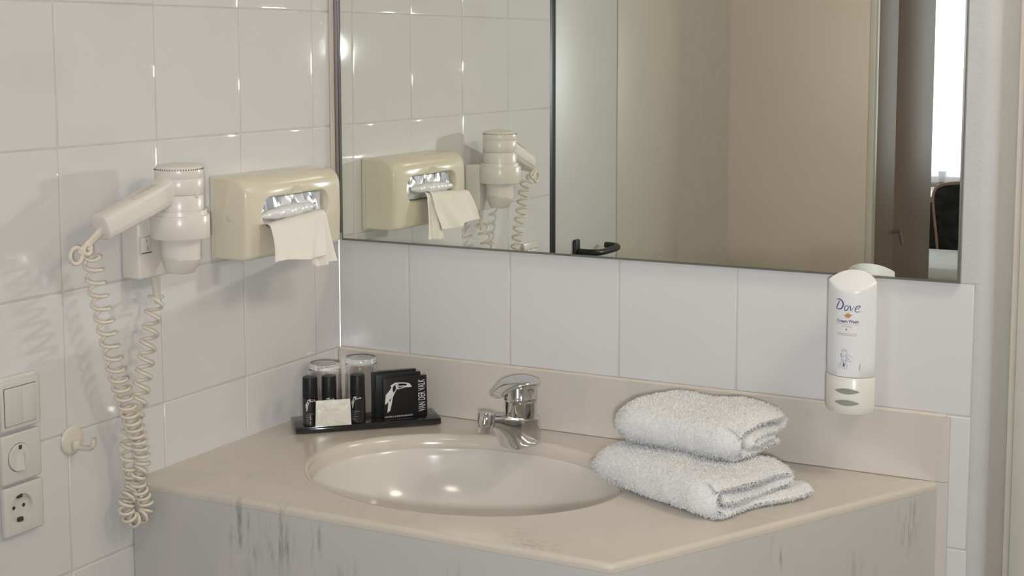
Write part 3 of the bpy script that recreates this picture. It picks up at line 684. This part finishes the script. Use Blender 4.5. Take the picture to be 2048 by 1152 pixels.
# ------------------------------------------------------------ switches, socket, hook
YC = -.7652
def plate(zc, name, label, cat):
    t = thing(name, label, cat, (0, YC, zc - .034)); return t
t = plate(1.0150, 'light_switch', 'off-white double rocker light switch, topmost of the three wall plates', 'light switch')
MB().rbox((.0003, YC - .0400, .9790), (.0060, YC + .0300, 1.0530), .002).build('mounting_frame', M['switch'], t)
cv = MB().rbox((.0055, YC - .0345, .9805), (.0100, YC + .0335, 1.0475), .003, 3).build('cover_plate', M['switch'], t)
MB().rbox((.0097, YC - .0301, .9869), (.01015, YC + .0254, 1.0391), .0).build('rocker_gap', M['dark'], t)
for a, b in ((-.0305, -.0012), (-.0006, .0228)): MB().rbox((.0095, YC + a + .001, .9875), (.0122, YC + b + .002, 1.0385), .0012, 2).build('rocker', M['switch'], t)
t = plate(.9420, 'dial_control', 'off-white round dial plate between the light switch and the socket', 'wall control')
MB().rbox((.0003, YC - .0345, .9080), (.0092, YC + .0335, .9755), .003, 3).build('cover_plate', M['switch'], t)
MB().lathe([(.0194, .0088), (.0194, .00935), (.0001, .00935)], (0, YC - .0065, .9420), 'x', 48).build('dial_gap', M['dark'], t)
dl = MB().lathe([(.0188, .0085), (.0188, .0110), (.0178, .0118), (.0001, .0118)], (0, YC - .0065, .9420), 'x', 48).build('dial', M['switch'], t)
MB().rbox((.0115, YC - .0090, .9530), (.0123, YC - .0038, .9590), .0003).build('indicator_window', M['dark'], dl)
mb = MB(); mb.add([(.0118, YC - .0120, .9500), (.0118, YC + .0010, .9500), (.0118, YC + .0020, .9250), (.0118, YC - .0150, .9250), (.0165, YC - .0060, .9490), (.0178, YC - .0040, .9260)], [(0, 1, 4), (1, 2, 5, 4), (0, 4, 5, 3), (2, 3, 5), (0, 3, 2, 1)]); mb.build('grip', M['switch'], dl, 0)
t = plate(.8710, 'wall_socket', 'off-white round earthed power socket, lowest of the three wall plates', 'power socket')
cv = MB().rbox((.0003, YC - .0345, .8365), (.0100, YC + .0335, .9040), .003, 3).build('cover_plate', M['switch'], t)
sy, sz = YC - .0060, .8722
boolean(cv, [MB().lathe([(.0192, .0035), (.0195, .0095), (.0200, .02)], (0, sy, sz), 'x', 48)])
MB().lathe([(.0190, .0030), (.0190, .0042), (.0001, .0042)], (0, sy, sz), 'x', 40).build('socket_cup', M['socket_in'], t)
for dy in (-.0096, .0096): MB().lathe([(.0026, .0040), (.0026, .0047), (.0001, .0047)], (0, sy + dy*.9, sz + .001), 'x', 16).build('pin_hole', M['dark'], t)
for s_ in (-1, 1): MB().rbox((.0040, sy - .0042, sz + s_*.0160 - .0028), (.0088, sy + .0042, sz + s_*.0160 + .0028), .0012).build('earth_clip', M['dark'], t)
HY, HZ = -.6675, .9390
t = thing('wall_hook', 'cream round wall hook on the tiles between socket plates and coiled cord', 'hook', (0, HY, HZ))
MB().lathe([(.0208, .0003), (.0208, .0032), (.0190, .0052), (.0165, .0060), (.0001, .0068)], (0, HY, HZ), 'x', 48).build('hook_base', M['hook'], t)
mb = MB(); mb.tube(smooth_path([(.005, HY + .001, .9305), (.018, HY + .002, .9290), (.031, HY + .003, .9300), (.0375, HY + .003, .9345), (.0385, HY + .003, .9445)], 5), .0036, 12)
mb.rbox((.006, HY - .0055, .9255), (.0125, HY + .0065, .9400), .0025, 2); mb.build('hook_arm', M['hook'], t, 50)

# ------------------------------------------------------------ amenity tray and what stands on it
TU = Vector((.7341, .6791, 0)); TV = Vector((-.6791, .7341, 0)); T0_ = Vector((.0665, -.2300, ZC))
def TP(u, v, z): return T0_ + TU*u + TV*v + Vector((0, 0, z))
TR = Matrix((TU, TV, Vector((0, 0, 1)))).transposed()
t = thing('amenity_tray', 'long black lacquered tray on the worktop in the corner', 'tray', TP(.12, .035, 0))
MB().rbox((0, 0, .0022), (.2460, .0740, .0122), .0012, rot=TR, org=T0_).build('tray_board', M['black'], t)
for u in (.012, .234):
    for v in (.012, .062): MB().lathe([(.005, 0), (.005, .003)], TP(u, v, .0001), n=16).build('foot', M['rubber'], t)
def tube_bottle(u, v, label, turn=0, lines=True, top=.0805):
    p = TP(u, v, .0124); t = thing('toiletry_bottle', label, 'bottle', p, 'black toiletry bottles on the tray')
    MB().lathe([(.0118, 0), (.0130, .001), (.0130, .004), (.0128, .040), (.0125, .0455), (.0121, .0458)], p, n=40).build('bottle_body', M['black'], t)
    MB().lathe([(.0121, .0462), (.0126, .0464), (.0121, top - .002), (.0112, top), (.0001, top)], p, n=40).build('cap', M['black_matte'], t)
    aim = math.atan2(CAM.y - p.y, CAM.x - p.x) + turn
    def fn(a, b, lift=.0002):
        ang_ = aim + a/.0131; r_ = .0129 + lift; return (p.x + r_*math.cos(ang_), p.y + r_*math.sin(ang_), p.z + b)
    mb = MB(); toucan(mb, fn, (-.0085, .0245, .0095, .0455))
    if lines:
        put_text(mb, 'VAN DER VALK', (-.008, .0195, .006, .0215), fn, mi=2)
        for k, l_ in enumerate((.006, .0045, .007, .005, .006)): put_stroke(mb, [(-.008 + l_*j/3*1.6, .0175 - k*.0030) for j in range(4)], .0006, fn, 2)
    mb.build('label_print', [M['print'], M['black'], M['print_dim']], t, 0, recalc=False)
tube_bottle(.0265, .0165, 'black toiletry bottle nearest the left end of the tray')
tube_bottle(.0585, .0195, 'black toiletry bottle standing behind the white sachet, middle one of three')
tube_bottle(.1060, .0150, 'black toiletry bottle right of the white sachet, beside the black booklets', -.25)
# sachet
p0 = TP(.033, .0005, .0124)
mb = MB(); rs = []
for i in range(17):
    f = i/16; row_f = []; row_b = []
    for j in range(21):
        g = j/20; e = (math.sin(PI*f)*math.sin(PI*g))**.5; th = .0003 + .0028*e
        lean = .0018*f; u = .033 + .0585*g + .0015*(f - .5)*(1 - 2*g); z = .0124 + .0435*f
        wv = .0006*noise.noise(Vector((g*5, f*4, 2)))
        row_f.append(TP(u, -.0030 + lean - th + wv, z)); row_b.append(TP(u, -.0030 + lean + th + wv, z))
    rs.append(row_f + row_b[::-1])
mb.rings(rs); tag(mb.build('soap_sachet', M['sachet'], None, 60, origin=p0), 'small glossy white wrapped sachet leaning on the black bottles', 'sachet')
# booklets
def booklet(u0, v0, ln, ht, yaw_, lean, label, printed):
    p = TP(u0, v0, .0124); R_ = Matrix.Rotation(yaw_, 3, 'Z') @ TR @ Matrix.Rotation(lean, 3, 'X')
    t = thing('amenity_packet', label, 'packet', p, 'black square packets on the tray')
    c_ = MB().rbox((0, 0, 0), (ln, .0062, ht), .0012, 2, rot=R_, org=p).build('card_sleeve', M['black_matte'], t)
    fn = lambda a, b, lift=.0002: tuple(p + R_ @ Vector((a, -lift, b)))
    mb = MB()
    if printed:
        W, H = ln/725, ht/700
        toucan(mb, fn, ((283 - 262)*W, (985 - 880)*H, (738 - 262)*W, (985 - 370)*H))
        put_text(mb, 'VAN DER VALK', ((836 - 262)*W, (985 - 905)*H, (952 - 262)*W, (985 - 350)*H), fn, rot=90)
        put_text(mb, 'HOTELS & RESTAURANTS', ((278 - 262)*W, (985 - 968)*H, (738 - 262)*W, (985 - 940)*H), fn)
    else:
        put_stroke(mb, [(.001, ht*.25), (.001, ht*.7)], .0009, lambda a, b: tuple(p + R_ @ Vector((-.0002, .0031 + a*.5, b))))
    mb.build('printed_cover', [M['print'], M['black_matte']], t, 0, recalc=False)
booklet(.1510, .0170, .0775, .0690, math.radians(7), math.radians(-3), 'black square packet with white toucan emblem, front one of three', True)
booklet(.1400, .0275, .0790, .0740, math.radians(5), math.radians(-2), 'plain black packet between the printed one and the rearmost', False)
booklet(.1345, .0385, .0800, .0760, math.radians(8), math.radians(-1), 'rearmost black packet of the three standing on the tray', False)
# glasses
def tumbler(p, h, label):
    prof = [(.0262, .0), (.0298, 0), (.0301, .0015), (.0296, .02), (.0272, h - .006), (.0262, h - .001), (.0250, h), (.012, h - .0004), (.0002, h - .0004)]
    inner = [(.0002, h - .0105), (.0225, h - .0105), (.0248, h - .0135), (.0262, .03), (.0281, .001), (.0285, 0)]
    mb = MB(); full = inner + [(.0292, -.0)] + prof[1:]
    mb.lathe(full, p, n=64, cap=False)
    mb.add([], [])
    o = mb.build('drinking_glass', M['glass'], None, 40, origin=p); return tag(o, label, 'glass', 'upturned glasses behind the tray')
tumbler((.0385, -.1045, ZC + .0003), .0955, 'shorter-looking upturned clear glass on the left, behind two black bottles')
tumbler((.0830, -.0590, ZC + .0003), .1010, 'upturned clear glass on the right, beside the black packets')

# ------------------------------------------------------------ towels
def towel(org, a, L, path, half, label, seed, flap=None, tilt=0.0):
    a = Vector((a[0], a[1], 0)).normalized(); b = Vector((-a.y, a.x, 0)); O = Vector(org)
    P = smooth_path([(x, y, 0) for x, y in path], 14)
    ds = .0026; out = [P[0]]; acc_ = 0
    for i in range(1, len(P)):
        seg = (P[i] - P[i - 1]).length; acc_ += seg
        while acc_ >= ds: acc_ -= ds; out.append(P[i].lerp(P[i - 1], acc_/seg if seg else 0))
    P = out; n = len(P); left = []; right = []
    for i, p in enumerate(P):
        T = (P[min(i + 1, n - 1)] - P[max(i - 1, 0)]).normalized(); N_ = Vector((-T.y, T.x, 0))
        e = min(1, min(i, n - 1 - i)/3 + .25); k = half*math.sqrt(max(.05, 1 - (1 - e)**2))
        left.append((p + N_*k, N_, i)); right.append((p - N_*k, -N_, i))
    ring = left + right[::-1]; m_ = int(L/.0026); rs = []
    for r in range(-3, m_ + 4):
        rr = min(max(r, 0), m_); f = rr/m_; over = 0
        if r < 0: over = -r
        if r > m_: over = r - m_
        sh = (0, .25, .62, 1.0)[over]; row = []
        for (p, N_, i) in ring:
            c_ = P[i]; q_ = Vector((p.x, p.y, 0))
            q_ = q_.lerp(c_, sh)
            s_pos = f*L + (r - rr)*.0026*(1.3 if r > 0 else .7)
            ed = min(f, 1 - f)*L
            # soft overall shape: ends sag, fold edges wander
            wv = Vector((0, 0, 0)); k = i/n
            wob = noise.noise(Vector((s_pos*14, k*5 + seed, seed)))*.0045 + noise.noise(Vector((s_pos*45, k*16 + seed, seed*2)))*.0016
            endw = (.009 if f > .5 else .003)*noise.noise(Vector((k*9 + seed*3, f > .5, 1.7)))*(1 if ed < .03 else math.exp(-(ed - .03)/.02))
            s2 = s_pos + endw*(1 if f > .5 else -1)
            x_, y_ = q_.x, q_.y
            rnd = max(0, 1 - ed/.028)**2
            y_ = y_ - (y_ - .012)*.16*rnd*(1 if y_ > .02 else 0); y_ = .027 + (y_ - .027)*(1 - (.30*rnd if f < .5 else 0))
            x_ = x_ + (.010*rnd if x_ < .02 else 0)
            if flap and k < flap[0] and f > .6:
                w_ = (1 - k/flap[0])*((f - .6)/.4)**2; x_ += w_*flap[1]; s2 += w_*flap[2]
            world = O + a*s2 + b*(x_ + wob*.8) + Vector((0, 0, max(y_ + wob*(1 if y_ > .012 else .15), .0025) + tilt*s_pos))
            nz_ = (random.random() - .5)*.0016
            nn = (b*N_.x + Vector((0, 0, N_.y)))*(nz_ + .0006*math.sin(i*1.9 + r*1.3))
            world += nn
            if world.z < O.z + .0009: world.z = O.z + .0009
            row.append(world)
        rs.append(row)
    mb = MB(); mb.rings(rs, False, False)
    o = mb.build('folded_towel', M['towel'], None, 180, origin=org, recalc=True)
    pile = MB(); me = o.data; rv = random.Random(int(seed*10)); org_ = Vector(org); tv = []; tf = []
    for v in me.vertices:
        for _ in range(2):
            if rv.random() < .25: continue
            nv = v.normal + Vector((rv.uniform(-.7, .7), rv.uniform(-.7, .7), rv.uniform(-.7, .5))); nv.normalize()
            p = v.co + org_ + Vector((rv.uniform(-.0013, .0013), rv.uniform(-.0013, .0013), rv.uniform(-.0010, .0010))) - nv*.0006
            if p.z < ZC + .0020: continue
            sd = nv.orthogonal().normalized(); sd.rotate(Matrix.Rotation(rv.uniform(0, 6.28), 3, nv)); sd *= rv.uniform(.00045, .0008)
            l_ = rv.uniform(.0018, .0032); k = len(tv); tv += [p - sd, p + sd, p + nv*l_ + sd*.6, p + nv*l_*.95 - sd*.6]; tf.append((k, k + 1, k + 2, k + 3))
    pile.add(tv, tf); pl_ = pile.build('terry_pile', M['towel'], o, 180, recalc=False); pl_['kind'] = 'stuff'
    return tag(o, label, 'towel', 'folded white towels by the basin')
pb = [(.185, .0095), (.12, .0092), (.06, .0092), (.032, .0095), (.0155, .0165), (.0105, .0285), (.0155, .0405), (.032, .0475), (.07, .0488), (.12, .0480), (.158, .0462), (.171, .0400), (.166, .0325), (.14, .0290), (.09, .0285), (.045, .0282), (.034, .0285)]
towel((.605, -.2460, ZC), (.903, -.430), .236, pb, .0088, 'thick folded white terry towel lying on the worktop under the other towel', 1.3, flap=(.26, .022, .004))
pt = [(.135, .0095), (.08, .0092), (.045, .0092), (.024, .0120), (.0125, .0220), (.0115, .0340), (.019, .0440), (.040, .0505), (.075, .0525), (.11, .0520), (.145, .0490), (.158, .0410), (.153, .0325), (.13, .0300), (.10, .0310), (.065, .0325), (.047, .0270), (.056, .0220), (.09, .0225), (.12, .0200)]
towel((.634, -.2310, ZC + .0572), (.985, -.170), .196, pt, .0085, 'folded white terry towel on top of the other towel', 7.7)

# ------------------------------------------------------------ seen in the mirror
# black lever handle on the pale door
t = thing('door_handle', 'black lever door handle on the pale door, seen in the mirror', 'door handle', (0, -1.03, 1.0))
MB().rbox((-.0045, -1.037, .90), (.005, -1.009, 1.030), .008, 3).build('back_plate', M['rubber'], t)
MB().tube(smooth_path([(.004, -1.025, 1.0), (.040, -1.026, 1.0), (.052, -1.040, .999), (.054, -1.08, .998), (.054, -1.135, .998), (.048, -1.158, .999), (.030, -1.166, 1.0), (.012, -1.167, 1.0)], 6), .0078, 14).build('lever', M['rubber'], t)
# wardrobe with two doors in the passage
t = thing('wardrobe', 'tall brown two-door wardrobe seen in the mirror beside the bright window', 'wardrobe', (.1, -2.95, 0))
MB().rbox((-.25, -3.46, 0), (.312, -2.442, 2.39), .002).build('carcass', M['brown'], t)
for a, b, hy in ((-2.86, -2.446, -2.80), (-3.455, -2.864, -2.90)):
    dr = MB().rbox((.313, a, .06), (.333, b, 2.36), .002).build('wardrobe_door', M['brown'], t)
mb = MB(); mb.tube([(.333, -2.84, .865), (.352, -2.84, .868), (.362, -2.84, .868)], .006, 10); mb.tube([(.360, -2.835, .872), (.362, -2.84, .850), (.364, -2.86, .822)], .005, 10); mb.build('door_knob', M['steel'], t)
# bedroom furniture
t = thing('bed', 'bed with white linen seen at the bottom edge of the mirror', 'bed', (-.5, -4.4, 0))
MB().rbox((-1.5, -4.95, .08), (.75, -3.75, .32), .02).build('bed_base', M['linen_beige'], t)
MB().rbox((-1.5, -4.93, .32), (.73, -3.77, .49), .05, 4).build('mattress', M['linen_beige'], t)
MB().rbox((-1.5, -4.95, .46), (.76, -4.28, .535), .035, 4).build('duvet', M['linen'], t)
for x in (-1.45, .65):
    for y in (-4.85, -3.85): MB().lathe([(.025, 0), (.025, .08)], (x, y, 0), n=16).build('leg', M['wood'], t)
t = thing('desk', 'dark desk with pale top under the window, seen in the mirror', 'desk', (0, -5.9, 0))
MB().rbox((-1.2, -6.18, .685), (1.3, -5.62, .715), .004).build('desk_top', M['desk_top'], t)
MB().rbox((-1.18, -6.16, 0), (.06, -5.66, .684), .004).build('pedestal', M['desk_dark'], t); MB().rbox((1.2, -6.16, 0), (1.26, -5.66, .684), .004).build('side_panel', M['desk_dark'], t)
dw = MB().rbox((-.42, -5.658, .30), (.04, -5.642, .66), .003).build('drawer', M['desk_dark'], t)
MB().lathe([(.006, 0), (.006, .015), (.018, .020), (.018, .030), (.001, .034)], (-.135, -5.642, .545), 'y', 20).build('knob', M['steel'], dw)
t = thing('desk_chair', 'wooden chair with dark patterned upholstered back, seen at the mirror edge', 'chair', (.2, -5.3, 0))
CY = -5.18; cx0, cx1 = -.005, .43
fr = smooth_path([(cx0 + .045, CY + .02, .40), (cx0 + .025, CY, .55), (cx0 + .004, CY - .01, .70), (cx0 + .002, CY - .012, .775), (cx0 + .03, CY - .013, .812), (cx0 + .12, CY - .014, .828), ((cx0 + cx1)/2, CY - .014, .833), (cx1 - .12, CY - .014, .828), (cx1 - .03, CY - .013, .812), (cx1 - .002, CY - .012, .775), (cx1 - .004, CY - .01, .70), (cx1 - .025, CY, .55), (cx1 - .045, CY + .02, .40)], 6)
MB().tube(fr, .0135, 12).build('back_frame', M['wood'], t)
mb = MB(); pts = [Vector(p) for p in fr]; c_ = Vector(((cx0 + cx1)/2, CY - .006, .60))
rf = [p + Vector((0, .012, 0)) for p in pts]; rb = [p + Vector((0, -.022, 0)) for p in pts]
mb.rings([[c_.lerp(p, .90) + Vector((0, .012, 0)) for p in rf], rf, rb, [c_.lerp(p, .90) - Vector((0, .010, 0)) for p in rb]]); mb.build('backrest', M['uphol'], t, 40)
MB().rbox((cx0 + .01, CY - .46, .40), (cx1 - .01, CY + .01, .47), .025, 3).build('seat', M['uphol'], t)
for x in (cx0 + .04, cx1 - .04):
    for y in (CY, CY - .42): MB().tube([(x, y, 0), (x, y, .41)], [.013, .018], 12).build('leg', M['wood'], t)
t = thing('sheer_curtain', 'white sheer curtain glowing in front of the bedroom window, seen in the mirror', 'curtain', (.2, -6.24, .75))
rs = []
for z in (.735, 2.36): rs.append([(x, -6.25 + .018*math.sin(x*46) + .007*math.sin(x*119), z) for x in [-1.3 + 2.9*k/260 for k in range(261)]])
MB().rings(rs, False, False, False).build('curtain_panel', M['sheer'], t, 180)
MB().tube([(-1.35, -6.25, 2.37), (1.65, -6.25, 2.37)], .012, 12).build('curtain_rail', M['frame_white'], t)
# ceiling lamp, and an added one that brightens the passage
for nm, x, y, lb in (('ceiling_lamp', 1.72, -.52, 'round flat ceiling lamp over the washbasin'), ('ceiling_lamp', .85, -1.80, 'unseen round ceiling lamp added to brighten the passage behind')):
    t = thing(nm, lb, 'lamp', (x, y, 2.33))
    MB().lathe([(.18, 2.399), (.19, 2.39), (.19, 2.375), (.178, 2.37)], (x, y, 0), n=48).build('lamp_rim', M['steel'], t)
    MB().lathe([(.176, 2.372), (.165, 2.366), (.08, 2.362), (.001, 2.361)], (x, y, 0), n=48).build('diffuser', M['lamp_glass'], t)
